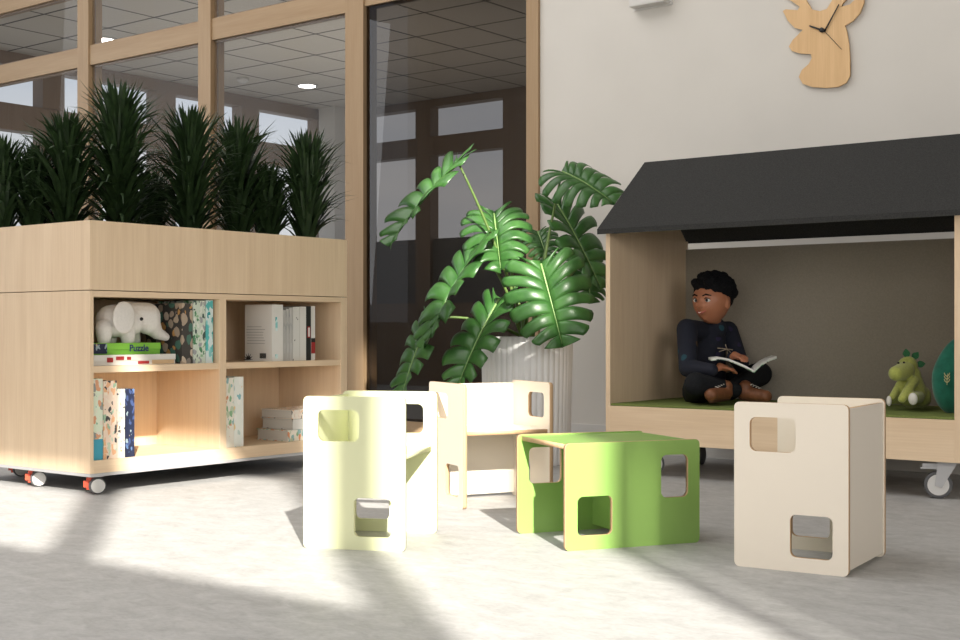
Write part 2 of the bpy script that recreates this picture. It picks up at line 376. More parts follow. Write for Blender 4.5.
# ================================================================== PLANTER SHELF
XF = -4.107; XBK = -4.96; YN = 2.932; YE = 4.308
pl = empty('planter_shelf', ((XF+XBK)/2, (YN+YE)/2, 0), 'large birch shelf unit on castors with a planting trough on top', 'shelf unit')
W = M['birch']
box('side_panel', XBK, XF, YN, YN+.016, .081, .763, W, pl, .001)
box('side_panel', XBK, XF, YE-.04, YE, .081, .763, W, pl, .001)
box('divider', -4.51, XF, 3.556, 3.592, .129, .741, W, pl, .001)
box('back_panel', -4.53, -4.51, YN+.016, YE-.04, .129, .741, W, pl)
box('rear_panel', XBK, XBK+.02, YN+.016, YE-.04, .081, .763, W, pl)
box('top_rail', XBK+.02, XF, YN+.016, YE-.04, .741, .763, M['birch_y'], pl, .001)
box('bottom_board', XBK+.02, XF, YN+.016, YE-.04, .081, .129, M['birch_y'], pl, .001)
box('shelf', -4.51, XF-.004, YN+.016, 3.556, .456, .481, M['birch_y'], pl, .001)
box('shelf', -4.51, XF-.004, 3.592, YE-.04, .456, .481, M['birch_y'], pl, .001)
tr = bmesh.new()
for q in ((XBK, XF, YN, YN+.02, .766, 1.025), (XBK, XF, YE-.02, YE, .766, 1.025), (XF-.02, XF, YN+.02, YE-.02, .766, 1.025), (XBK, XBK+.02, YN+.02, YE-.02, .766, 1.025), (XBK+.02, XF-.02, YN+.02, YE-.02, .766, .785)): bm_box(tr, *q)
link('trough', done(tr, 'trough'), W, pl, True)
box('soil', XBK+.021, XF-.021, YN+.021, YE-.021, .90, .965, M['soil'], pl)
box('base_plate', XBK-.002, XF+.002, YN-.002, YE+.002, .069, .081, M['steel'], pl, .002)
def caster(parent, x, y, r, disc, brk, w=.022, ang=0.0, top=.07):
    c, s = math.cos(ang), math.sin(ang); A = Vector((c, s, 0)); B = Vector((-s, c, 0)); P = Vector((x, y, 0))
    o = tube('castor', [P+UP*(top-.006), P+UP*top], .028, M['steel'], parent, 16)
    q = P-B*.016+UP*r
    tube('castor_wheel', [q-B*w/2, q-B*w*.35, q+B*w*.35, q+B*w/2], [r*.9, r, r, r*.9], M['rubber'], parent, 26, smooth=False)
    tube('wheel_disc', [q-B*w*.5, q-B*(w*.5+.003)], r*.84, disc, parent, 26, smooth=False)
    bm = bmesh.new(); bm_box(bm, -.034, -.016, -.010, .014, r*.5, r*2.0); bm_box(bm, -.044, -.024, -.014, .010, r*.8, r*1.6); me = done(bm, 'brake_bracket'); me.transform(frame_matrix(P, RT, FW, UP)); link('brake_bracket', me, brk, parent, True)
for x, y in ((-4.15, 2.99), (-4.53, 2.99), (-4.90, 3.15), (-4.16, 4.24), (-4.90, 4.24)):
    caster(pl, x, y, .031, M['disc'], M['orange'], ang=1.197)

# spiky plants
def spiky(px_, top, X, width, n, label, seed, near=None):
    r = random.Random(seed)
    base = at_X(px_, 240, X); D = base.dot(FW); ht = H0+(HOR-top)/FOC*D-.965
    e = empty('spiky_plant', (base.x, base.y, .965), label, 'plant', 'spiky plants in the trough')
    bm = bmesh.new(); wr = width*1.14/FOC*D/2
    for i in range(n):
        t = (i+.5)/n
        z0 = .0+t**.9*ht*.72; a = i*2.399+r.uniform(-.3, .3)
        L = (.20+.16*r.random())*(1 if t < .85 else .85)*min(1, ht/.45)
        tilt = (1.05*(1-t)**.8+.16)*r.uniform(.35, 1.25)
        tilt = min(tilt, math.asin(min(.98, wr/L*1.02)))
        if L*math.cos(tilt)+z0 > ht: L = (ht-z0)/max(.3, math.cos(tilt))*r.uniform(.85, 1.0)
        if L < .05: continue
        out = Vector((math.cos(a), math.sin(a), 0)); side = Vector((-math.sin(a), math.cos(a), 0))
        p = Vector((0, 0, z0))+out*.012; w = r.uniform(.008, .015); prev = None; S = 5; curl = r.uniform(-.2, 1.2)*(1 if t < .85 else .6)
        for k in range(S+1):
            f = k/S; ww = w*(1-f**2.2)*(.5+.5*min(1, f*4+.3))+.0006
            th = tilt*(.55+.85*f)+curl*f*f
            if k: p = p+(out*math.sin(th)+UP*math.cos(th))*(L/S)
            nrm = (out*math.cos(th)-UP*math.sin(th))
            cur = (bm.verts.new(p-side*ww-nrm*ww*-.35), bm.verts.new(p), bm.verts.new(p+side*ww+nrm*ww*.35))
            if prev:
                bm.faces.new((prev[0], prev[1], cur[1], cur[0])); bm.faces.new((prev[1], prev[2], cur[2], cur[1]))
            prev = cur
    link('foliage', done(bm, 'foliage'), M['spike'], e, smooth=True)
    tube('stem', [(0, 0, -.03), (0, 0, ht*.72)], [.016, .006], M['spike_stem'], e, 8, world=False)
    return e
for k, (px_, top, X, w, n, lab) in enumerate([
    (2, 133, -4.80, 52, 210, 'dark spiky plant at the far left, cut by the picture edge'),
    (34, 143, -4.74, 60, 200, 'short dark spiky plant between the left edge and the first mullion'),
    (66, 108, -4.60, 72, 260, 'bushy dark spiky plant left of the tallest one'),
    (119, 78, -4.48, 92, 420, 'tallest and widest dark spiky plant in the trough'),
    (152, 168, -4.62, 44, 140, 'low dark spiky plant tucked right of the tallest one'),
    (190, 102, -4.42, 78, 360, 'tall spiky plant in front of the second wooden mullion'),
    (238, 114, -4.45, 56, 260, 'slim spiky plant just right of the second mullion'),
    (268, 160, -4.40, 50, 170, 'low spiky plant between the two slim ones on the right'),
    (307, 128, -4.28, 48, 250, 'slim spiky plant at the right end of the trough')]):
    spiky(px_, top, X, w, n, lab, 100+k)

# ================================================================== THINGS ON THE SHELVES
C1, C2_ = (.18, .30, .12), (.75, .70, .58)
PT = {}
PT['pebble'] = pattern('pebble print', (.055, .050, .046), [(.50, .40, .30), (.42, .33, .25), (.07, .17, .13), (.58, .48, .38), (.55, .30, .10), (.25, .22, .20)], 29.9, 0.50, (1, 1.1, .8), 3)
PT['jungle'] = pattern('jungle print', (.62, .70, .60), [(.08, .25, .12), (.30, .50, .30), (.35, .37, .38), (.75, .78, .70), (.05, .10, .08)], 64, 0.52, (1, 1, .7), 9)
PT['teal'] = pattern('teal leaf print', (.62, .78, .76), [(.02, .35, .36), (.10, .50, .50), (.70, .80, .80), (.25, .6, .6)], 48, 0.55, (1, 1, .6), 5)
PT['giraffe'] = pattern('animal print', (.70, .78, .62), [(.70, .35, .20), (.10, .40, .22), (.08, .42, .50), (.75, .72, .6), (.30, .32, .30)], 48, 0.52, (1, 1, .8), 2)
PT['peach'] = pattern('peach leaf print', (.85, .68, .55), [(.35, .50, .35), (.80, .45, .25), (.05, .05, .05), (.88, .75, .62), (.55, .65, .50)], 60.8, 0.48, (1, 1, .6), 7)
PT['cream'] = pattern('cream print', (.84, .74, .64), [(.80, .45, .20), (.10, .10, .10), (.85, .8, .7), (.75, .6, .5)], 67.2, 0.40, (1, 1, .6), 12)
PT['navy'] = pattern('navy leaf print', (.012, .018, .05), [(.10, .18, .35), (.50, .38, .25), (.30, .38, .42), (.05, .08, .2)], 60, .38, (1, 1, .6), 1)
PT['floral'] = pattern('floral print', (.83, .80, .70), [(.70, .30, .15), (.30, .50, .50), (.55, .62, .45), (.85, .8, .7), (.25, .45, .25)], 54.4, 0.52, (1, 1, .6), 4)
PT['silver'] = pattern('grey paper print', (.50, .49, .47), [(.42, .42, .41), (.55, .54, .52), (.36, .36, .36)], 50, .4, (1, 1, .3), 6)
PT['white'] = plain('white cover', (.74, .72, .68), .5)
PT['grey'] = plain('grey cover', (.45, .44, .42), .5)
PT['black'] = plain('black cover', (.02, .02, .02), .5)
PT['red'] = plain('red cover', (.35, .03, .03), .5)
PT['inkmark'] = pattern('white cover with ink marks', (.70, .69, .65), [(.03, .03, .03), (.70, .69, .65), (.70, .69, .65)], 45, .32, (1, 1, .5), 8)
def book(y0, y1, z0, z1, mat, label, group, depth=.2, xs=None, pagecol=None, lean=0):
    """upright book, its spine towards the room"""
    x1 = XF-.025 if xs is None else xs; x0 = x1-depth
    e = empty('book', ((x0+x1)/2, (y0+y1)/2, z0), label, 'book', group)
    t = .0022
    boxes('cover', [(x0, x1, y0, y0+t, z0, z1), (x0, x1, y1-t, y1, z0, z1), (x1-t, x1, y0+t, y1-t, z0, z1)], mat, e)
    box('pages', x0+.003, x1-t-.0005, y0+t+.0002, y1-t-.0002, z0+.003, z1-.004, M['pages'], e)
    return e
S1 = .4812; S0 = .1292
def zf(y_px, ypos): # height on the shelf front of something seen at y_px, ypos metres along the front
    D = XF*FW.x+ypos*FW.y; return H0-(y_px-HOR)/FOC*D
def YX(x, X): return at_X(x, 300, X).y
g1 = 'picture books on the upper left shelf'
XS = XF-.025
book(YX(182, XS), YX(192.6, XS), S1, zf(303, 3.38), PT['pebble'], 'dark book with brown and cream pebble print, beside the elephant', g1, .26)
book(YX(193.3, XS), YX(205.4, XS), S1, zf(300.5, 3.45), PT['jungle'], 'green and grey jungle print book between the pebble and teal ones', g1, .22)
book(YX(206, XS), YX(213, XS), S1, zf(300, 3.5), PT['teal'], 'pale book with teal leaves at the right end of the upper left shelf', g1, .22)
g2 = 'picture books on the lower left shelf'
gq = book(2.952, 2.997, S0, zf(379, 2.97), PT['giraffe'], 'animal print book with blue foot, leftmost on the lower left shelf', g2, .22, XF-.012)
box('printed_band', XF-.012, XF-.0112, 2.952, 2.997, S0, S0+.078, plain('blue print', (.05, .33, .45), .6), gq)
book(3.000, 3.060, S0, zf(381, 3.03), PT['peach'], 'peach and green leaf print book second from the left below the boxes', g2, .22, XF-.012)
book(3.063, 3.097, S0, zf(389, 3.08), PT['cream'], 'narrow cream book with orange print left of the navy one', g2, .2, XF-.012)
book(3.100, 3.142, S0, zf(389, 3.12), PT['navy'], 'navy leaf print book at the right of the lower left row', g2, .2, XF-.012)
g3 = 'books on the upper right shelf'
XS = XF-.02; W0 = YX(272, XS); W1 = YX(283, XS)
wb = book(W0, W1, S1, zf(304.5, 3.88), PT['white'], 'white book with its back cover showing, first on the upper right shelf', g3, XS-at_Y(245, 300, W0).x, XF-.02)
x1 = XF-.02
# back cover of the white book: splash, bar code and blurb lines
bx = x1-.2
boxes('cover_text', [(x1-.16+rnd.uniform(0, .01), x1-.04-rnd.uniform(0, .03), W0-.0015, W0, S1+.075+.012*k, S1+.078+.012*k) for k in range(7)], PT['grey'], wb)
boxes('bar_code', [(x1-.075+.004*k, x1-.075+.004*k+.002, W0-.0015, W0, S1+.012, S1+.034) for k in range(10)], PT['black'], wb)
sp = []
for k in range(13):
    a = PI*k/12; rr = .030 if k % 2 == 0 else .012
    sp.append((x1-.148+rr*math.cos(a), S1+.006+rr*.95*math.sin(a)))
plate('ink_splash', sp+[(x1-.178, S1+.003)], [], .0015, [PT['black'], PT['black']], frame_matrix((0, W0-.0008, 0), (1, 0, 0), (0, 0, 1), (0, -1, 0)), wb, True)
box('spine_print', x1, x1+.0008, W0+.02, W0+.032, S1+.13, S1+.19, PT['teal'], wb); box('spine_emblem', x1, x1+.0008, W0+.02, W0+.034, S1+.012, S1+.03, PT['teal'], wb)
for a, c, hh, mt, lab in ((3.911, 3.928, 309, 'silver', 'thin grey magazine just right of the white book'), (3.930, 3.950, 310, 'silver', 'second thin grey magazine right of the white book'),
        (3.952, 3.968, 309, 'silver', 'third thin grey magazine in the middle of the upper right row'), (3.970, 3.990, 308, 'silver', 'grey magazine leaning on the book with ink marks'),
        (3.993, 4.032, 307, 'inkmark', 'white book with black ink marks on its spine'), (4.034, 4.072, 306.5, 'white', 'plain white book left of the black one'),
        (4.074, 4.102, 306, 'black', 'black book with a red and white spine label'), (4.104, 4.128, 306, 'white', 'cream and red book at the right end of the upper right row')):
    a += .006; c += .006; q = book(a, c, S1, zf(hh, (a+c)/2), PT[mt], lab, g3, .18, XF-.03)
    xx = XF-.03
    if mt == 'black': boxes('spine_label', [(xx, xx+.0008, a+.006, c-.004, S1+.10, S1+.15)], PT['red'], q); boxes('spine_text', [(xx+.0008, xx+.0014, a+.010, c-.008, S1+.105, S1+.145)], PT['white'], q)
    if lab.startswith('cream'): boxes('spine_label', [(xx, xx+.0008, a, c, S1+.03, S1+.08)], PT['red'], q); boxes('spine_base', [(xx, xx+.0008, a, c, S1+.08, S1+.098)], PT['black'], q)
g4 = 'books on the lower right shelf'
book(3.598, 3.650, S0, zf(378, 3.62), PT['floral'], 'cream floral book standing beside the divider on the lower right shelf', g4, .22, XF-.02)
book(3.652, 3.703, S0, zf(377, 3.67), pattern('blue floral print', (.80, .82, .76), [(.25, .48, .52), (.55, .65, .60), (.8, .6, .3), (.85, .85, .8)], 40, .42, (1, 1, .6), 15), 'pale blue floral book, second upright one on the lower right shelf', g4, .22, XF-.02)
def flat_book(zz, th, y0, mat, lab):
    y1 = y0+.27; x1 = XF-.03; x0 = x1-.20
    e = empty('book', ((x0+x1)/2, (y0+y1)/2, zz), lab, 'book', 'flat stack of books on the lower right shelf')
    t = .0025
    boxes('cover', [(x0, x1, y0, y1, zz, zz+t), (x0, x1, y0, y1, zz+th-t, zz+th), (x1-t, x1, y0, y1, zz+t, zz+th-t)], mat, e)
    box('pages', x0+.004, x1-t-.0004, y0+.004, y1-.004, zz+t+.0002, zz+th-t-.0002, M['pages'], e)
flat_book(S0, .048, YX(288, XF-.03), PT['floral'], 'thick cream book at the bottom of the flat stack')
flat_book(S0+.049, .046, YX(293, XF-.03), PT['inkmark'], 'book with black marked spine in the middle of the flat stack')
flat_book(S0+.096, .040, YX(292, XF-.03), PT['cream'], 'white and orange book on top of the flat stack')
# game boxes
def gamebox(y0, y1, x1, dp, z0, z1, mat, lab, lidmat):
    e = empty('game_box', (x1-dp/2, (y0+y1)/2, z0), lab, 'game box', 'flat game boxes under the elephant')
    box('tray', x1-dp, x1, y0, y1, z0, z0+(z1-z0)*.45, mat, e, .0015)
    box('lid', x1-dp-.002, x1+.002, y0-.002, y1+.002, z0+(z1-z0)*.45, z1, lidmat, e, .0015)
    return e
gb = gamebox(2.955, YX(175, XF-.03), XF-.03, .28, S1, S1+.040, PT['white'], 'white flat box with red print at the bottom, under the green box', plain('white box', (.72, .70, .66), .5))
xx = XF-.028
for a, c, q0, q1 in ((107, 113, .012, .03), (116, 124, .02, .034), (127, 131, .02, .032), (138, 149, .004, .015)): box('printed_picture', xx, xx+.0008, YX(a, xx), YX(c, xx), S1+q0, S1+q1, PT['red'], gb)
boxes('printed_stripe', [(xx, xx+.0006, YX(152, xx), YX(174, xx), S1+.002, S1+.018)], plain('sand print', (.70, .50, .30), .5), gb)
ga = gamebox(2.955, YX(160, XF-.045), XF-.045, .25, S1+.0402, S1+.085, plain('green box', (.18, .45, .05), .5), 'green puzzle box lying on the white box under the elephant', plain('light green box', (.22, .52, .06), .5))
xg = XF-.043
lettering('lettering', 'Puzzle', .036, plain('dark blue print', (.02, .03, .12), .5), ga, frame_matrix((xg+.0006, YX(139, XF-.043), S1+.064), (0, 1, 0), (0, 0, 1), (1, 0, 0)))
boxes('printed_picture', [(xg, xg+.0008, 2.962, YX(107, XF-.043), S1+.045, S1+.083)], PT['navy'], ga)

# elephant
ez = S1+.085; EX = -4.215
el = empty('elephant_toy', (EX, YX(125, EX), ez), 'white plush elephant standing on the puzzle box', 'soft toy')
E_ = lambda x, y, dx=0: at_X(x, y, EX+dx)
blob('body', [(E_(112, 321), .064, E_(128, 320), .066),
     (E_(104, 328, .028), .034, E_(104, 340, .028), .026), (E_(108, 328, -.035), .034, E_(110, 340, -.035), .026),
     (E_(127, 328, .028), .034, E_(128, 340, .028), .027), (E_(131, 328, -.035), .032, E_(134, 340, -.035), .026),
     (E_(128, 316), .058, E_(146, 317, .01), .058), (E_(148, 322, .012), .050, E_(157, 333, .015), .026), (E_(157, 333, .015), .026, E_(165.5, 337, .02), .017)],
     [], M['elephant'], el, .004, 5)
ball('ear', E_(124, 317.5, .074), .048, M['elephant'], el, (.20, 1.10, 1.30))
ball('ear', E_(128, 317, -.066), .048, M['elephant'], el, (.22, .85, 1.25))
ball('eye', E_(141.5, 319, .0655), .0070, M['eye_dark'], el)

# ================================================================== CHILD CHAIRS
CH, CD, CW, TH = .43, .30, .35, .014
def child_chair(label, face, edge, inner=None):
    e = empty('child_chair', (0, 0, 0), label, 'child chair', 'cube chairs on the floor')
    mats = [face, edge]
    hA = rrect(.042, .165, .303, .392, .018); hB = rrect(.150, .260, .037, .146, .016)
    hA2 = rrect(CD-.165, CD-.042, .303, .392, .018); hB2 = rrect(CD-.260, CD-.150, .037, .146, .016)
    o = rrect(0, CD, 0, CH, .014)
    plate('side_panel', o, [hA, hB], TH, mats, frame_matrix((0, -CW/2+TH/2, 0), (1, 0, 0), (0, 0, 1), (0, -1, 0)), e)
    plate('side_panel', o, [hA2, hB2], TH, mats, frame_matrix((0, CW/2-TH/2, 0), (1, 0, 0), (0, 0, 1), (0, -1, 0)), e)
    hw = CW/2-TH
    plate('backrest', [(-hw, .012), (hw, .012), (hw, CH-.010), (-hw, CH-.010)], [], TH, mats, frame_matrix((.004+TH/2, 0, 0), (0, 1, 0), (0, 0, 1), (1, 0, 0)), e)
    plate('seat', [(.004+TH, -hw), (CD-.016, -hw), (CD-.016, hw), (.004+TH, hw)], [], TH, mats, frame_matrix((0, 0, .258), (1, 0, 0), (0, 1, 0), (0, 0, 1)), e)
    return e
EDG = wood('plywood edge', (.55, .37, .22), 'Z', .1)
pale = plain('pale lime laminate', (.68, .70, .45), .45, .4)
green = plain('fresh green laminate', (.25, .42, .105), .35, .6)
beige = plain('cream laminate', (.80, .725, .62), .45, .4)
def set_pose(o, Mx):
    o.rotation_mode = 'QUATERNION'; o.location = Mx.to_translation(); o.rotation_quaternion = Mx.to_quaternion()
c = child_chair('pale lime green child chair standing upright, leftmost of the front chairs', pale, plain('pale lime edge', (.62, .62, .38), .5))
set_pose(c, Matrix.Translation((-2.729, 2.767, 0)) @ Matrix.Rotation(.4284, 4, 'Z'))
c = child_chair('cream child chair facing the viewer behind the green ones', beige, EDG)
set_pose(c, Matrix.Translation((-2.972, 3.787, 0)) @ Matrix.Rotation(-.47, 4, 'Z'))
c = child_chair('cream child chair standing side-on in front of the house bench, right of the green one', beige, EDG)
set_pose(c, Matrix.Translation((-1.4325, 3.2918, 0)) @ Matrix.Rotation(.1001+PI, 4, 'Z') @ Matrix.Translation((-CD/2, 0, 0)))
c = child_chair('bright green child chair lying on its open side like a small table', green, EDG)
set_pose(c, Matrix.Translation((-2.0758, 3.286, 0)) @ Matrix.Rotation(1.0367, 4, 'Z') @ Matrix(((0, 0, 1, -CH/2), (0, 1, 0, 0), (-1, 0, 0, CD), (0, 0, 0, 1))))

# ================================================================== HOUSE BENCH
BX0, BX1, BY0, BY1 = -2.998, -1.50, 4.745, 5.43
hb = empty('house_bench', ((BX0+BX1)/2, (BY0+BY1)/2, 0), 'birch reading bench on castors with a charcoal felt house roof', 'bench')
PT_ = .022
box('side_panel', BX0, BX0+PT_, BY0, BY1, .138, 1.03, M['birch'], hb, .001)
box('side_panel', BX1-PT_, BX1, BY0, BY1, .138, 1.03, M['birch'], hb, .001)
box('front_panel', BX0+PT_, BX1-PT_, BY0, BY0+.02, .138, .292, M['birch_x'], hb, .001)
box('base_board', BX0+PT_, BX1-PT_, BY0+.02, BY1, .138, .28, M['birch_x'], hb)
box('seat_pad', BX0+PT_+.001, BX1-PT_-.001, BY0+.003, BY1-.022, .2925, .302, M['mat_green'], hb, .002)
box('back_panel', BX0+PT_, BX1-PT_, BY1-.02, BY1-.006, .28, .992, M['felt_grey'], hb)
YM = 5.095; RZ = 1.372
def slab(name, ye, yr, ze, zr, t=.022):
    bm = bmesh.new(); x0, x1 = BX0-.015, BX1+.015
    prof = [(ye, ze), (yr, zr), (yr, zr-t*1.45), (ye+(.0 if ye < yr else -.0), ze-t)]
    vs = [[bm.verts.new((x, a, c)) for a, c in prof] for x in (x0, x1)]
    n = 4
    for k in range(n): bm.faces.new((vs[0][k], vs[0][(k+1) % n], vs[1][(k+1) % n], vs[1][k]))
    bm.faces.new(vs[0][::-1]); bm.faces.new(vs[1]); bmesh.ops.recalc_face_normals(bm, faces=bm.faces[:])
    return link(name, done(bm, name), M['felt'], hb, True)
slab('roof_panel', BY0-.045, YM, 1.046, RZ)
slab('roof_panel', BY1+.045, YM, 1.046, RZ)
for x0 in (BX0, BX1-PT_):
    plate('gable', [(BY0+.02, 1.031), (BY1-.02, 1.031), (YM, RZ-.034)], [], PT_, [M['birch'], M['birch']], frame_matrix((x0+PT_/2, 0, 0), (0, 1, 0), (0, 0, 1), (1, 0, 0)), hb, True, False)
def big_caster(parent, x, y, ang):
    r = .05; c, s = math.cos(ang), math.sin(ang); A = Vector((c, s, 0)); B = Vector((-s, c, 0)); P = Vector((x, y, 0))
    tube('castor_wheel', [P+UP*r-B*.014, P+UP*r-B*.011, P+UP*r+B*.011, P+UP*r+B*.014], [r*.92, r, r, r*.92], M['rubber'], parent, 32, smooth=False)
    for k in (-1, 1): tube('wheel_disc', [P+UP*r+B*k*.0142, P+UP*r+B*k*.017], r*.76, M['disc'], parent, 28, smooth=False)
    for k in (-1, 1):
        pr = [(-.012, .048), (.012, .040), (.062, .126), (.060, .132), (-.002, .132)]
        ms = frame_matrix(P+B*k*.020, A, UP, B); plate('castor_fork', pr, [], .003, [M['steel'], M['steel']], ms, parent, True)
    bm = bmesh.new(); bm_box(bm, -.006, .07, -.034, .034, .131, .137); me = done(bm, 'castor_plate'); me.transform(frame_matrix(P, A, B, UP)); link('castor_plate', me, M['steel'], parent, True)
    bm = bmesh.new(); bm_box(bm, -.062, .0, -.018, .018, .108, .114); bm_box(bm, -.055, .01, -.012, .012, .114, .128)
    me = done(bm, 'brake_pedal'); me.transform(frame_matrix(P, A, B, UP)); link('brake_pedal', me, M['steel'], parent, True)
big_caster(hb, -1.598, 4.80, .35)
big_caster(hb, -2.80, 4.80, .9)
big_caster(hb, -1.60, 5.33, 1.9)
big_caster(hb, -2.86, 5.33, 2.4)

# ================================================================== MONSTERA IN A POT
pp = at(527, 463, 6.05); PX, PY = pp.x, pp.y
mo = empty('potted_monstera', (PX, PY, 0), 'monstera with huge split leaves in a tall fluted white pot', 'potted plant')
bm = bmesh.new(); nfl = 44; rings = []
for z, sc in ((0, .92), (.01, .94), (.575, 1.0), (.585, .995), (.585, .93), (.50, .92)):
    ring = []
    for k in range(nfl*4):
        a = 2*PI*k/(nfl*4); rr = .212*sc*(1-(.018 if (k % 4) in (0,) else 0)+(.008 if (k % 4) == 2 else 0))
        if sc < .94 and z > .4: rr = .212*sc
        ring.append(bm.verts.new((PX+rr*math.cos(a), PY+rr*math.sin(a), z)))
    rings.append(ring)
for u, w in zip(rings, rings[1:]):
    for k in range(len(u)): bm.faces.new((u[k], u[(k+1) % len(u)], w[(k+1) % len(u)], w[k]))
bm.faces.new(rings[0][::-1])
link('pot', done(bm, 'pot'), M['pot'], mo, True)
bm = bmesh.new(); bm_tube(bm, [(PX, PY, .52), (PX, PY, .545)], .193, 40); link('soil', done(bm, 'soil'), M['soil'], mo, True)
def outline_r(t):      # half width of the leaf at distance t along it, t from -.22 (lobes behind the stalk) to 1
    return
def monstera(A, T, nrm, halfw, seed, petiole=True, droop=.18, fold=.25, ps=None):
    r = random.Random(seed); A = Vector(A); T = Vector(T); d = T-A; L = d.length; d.normalize()
    nrm = Vector(nrm); nrm = (nrm-d*nrm.dot(d)).normalized(); sd = d.cross(nrm).normalized()
    bm = bmesh.new(); nl = 8
    def surf(u, v):    # u along the midrib, v sideways, both in leaf lengths
        aw = abs(v)
        z = -droop*L*(max(0, u)**2)-fold*L*aw**1.6*.9+fold*.25*L*math.sin(min(1, aw*2)*PI)
        return A+d*(u*L)+sd*(v*L)+nrm*(z+droop*L*.0)
    hw = halfw/L
    def margin(k):     # rim direction of lobe boundaries: angle from the midrib tip
        return math.radians(6+ (168-6)*k)
    def rim(f):        # f 0 at tip, 1 at the heart lobe behind the stalk
        th = f*PI
        # heart shape
        u = .40+.60*math.cos(th)+.16*math.exp(-((f-1)/.07)**2)
        v = hw*max(0, math.sin(th))**.62*(1.0-.12*math.cos(th)) if 0 < f < 1 else 0
        return Vector((u, v))
    for s in (-1, 1):
        gaps = [0]+[(k+r.uniform(-.12, .12))/nl for k in range(1, nl)]+[1]
        for k in range(nl):
            f0, f1 = gaps[k], gaps[k+1]
            m0 = max(.02, 1-f0*1.02) if f0 < 1 else 0; 
            # where the lobe joins the midrib
            b0 = Vector((.97*(1-f0)**1.05 if f0 < .97 else 0, 0)); b1 = Vector((.97*(1-f1)**1.05 if f1 < .97 else 0, 0))
            slit = .40+r.uniform(-.08, .12) if k else .5; dz = r.uniform(-.05, .03)
            NS, NW = 8, 4; gapw = .24+r.uniform(0, .16); grid = []
            for i in range(NS+1):
                q = i/NS; row = []
                for j in range(NW+1):
                    w = j/NW
                    sh = 0
                    if q > slit: sh = gapw*((q-slit)/(1-slit))**.7
                    lo = sh*.5 if k > 0 else 0; hi = 1-(sh*.5 if k < nl-1 else 0)
                    ww = lo+(hi-lo)*w
                    f = f0+(f1-f0)*ww; base = b0.lerp(b1, ww); edge = rim(f)
                    edge = base.lerp(edge, 1-.05*(abs(w-.5)*2)**3*(1 if k else .2))
                    # fingers curve towards the tip
                    mid = base.lerp(edge, .5)+Vector((-.05*math.sin(f*PI), 0))
                    p = base.lerp(mid, q).lerp(mid.lerp(edge, q), q)
                    row.append(bm.verts.new(surf(p.x, s*p.y)+nrm*L*(.014*math.sin(w*PI)*min(1, q*3)+dz*q*q)))
                grid.append(row)
            for i in range(NS):
                for j in range(NW):
                    a = (grid[i][j], grid[i][j+1], grid[i+1][j+1], grid[i+1][j])
                    # small hole near the midrib between lobes
                    bm.faces.new(a if s > 0 else a[::-1])
    bmesh.ops.remove_doubles(bm, verts=bm.verts[:], dist=1e-5)
    lf = link('leaf', done(bm, 'leaf'), M['leaf'], mo, True, True)
    so = lf.modifiers.new('thickness', 'SOLIDIFY'); so.thickness = .0012
    tube('midrib', [surf(t/8*.96, 0)+nrm*.003 for t in range(9)], [.0042*(1-t/9)+.0008 for t in range(9)], M['vein'], lf, 6)
    if petiole:
        s0 = Vector(ps) if ps else Vector((PX+r.uniform(-.05, .05), PY+r.uniform(-.05, .05), .54))
        m1 = s0.lerp(A, .45)+UP*.10; pts = []
        for t in range(11):
            q = t/10; pts.append(s0.lerp(m1, q).lerp(m1.lerp(A, q), q))
        tube('petiole', pts, [.009*(1-.45*t/10) for t in range(11)], M['petiole'], lf, 8)
LV = [  # attach (x, y, distance), tip, normal (right, up, towards), half width, seed, droop, fold
    ((541, 264, 5.72), (563, 345, 5.60), (-.10, .45, 1), .195, 1, .10, .25),
    ((459, 164, 5.95), (380, 236, 5.72), (-.55, .62, .30), .15, 2, .12, .35),
    ((494, 214, 6.15), (500, 262, 5.88), (-.1, .85, .55), .17, 3, .15, .35),
    ((480, 246, 6.0), (414, 340, 5.78), (-.75, .45, .38), .17, 4, .12, .35),
    ((432, 318, 5.95), (394, 391, 5.80), (-.75, .40, .40), .14, 5, .12, .3),
    ((499, 300, 5.86), (449, 384, 5.66), (-.62, .42, .62), .15, 6, .12, .3),
    ((562, 172, 6.15), (614, 192, 5.95), (-.05, .80, .60), .17, 7, .20, .4),
    ((556, 203, 6.25), (606, 282, 6.05), (.45, .50, .62), .15, 8, .10, .3),
    ((538, 232, 6.35), (548, 258, 6.2), (0, .7, .7), .10, 9, .1, .3),
    ((586, 262, 6.3), (592, 301, 6.2), (.3, .5, .8), .12, 10, .1, .3),
]
for (a, t, n, w, sd_, dr, fo) in LV:
    monstera(at(*a), at(*t), vec(*n), w, sd_, droop=dr, fold=fo)
tube('stem', [(PX, PY, .53), (PX-.02, PY, .62), (PX, PY+.01, .72)], [.018, .015, .010], M['petiole'], mo, 10)

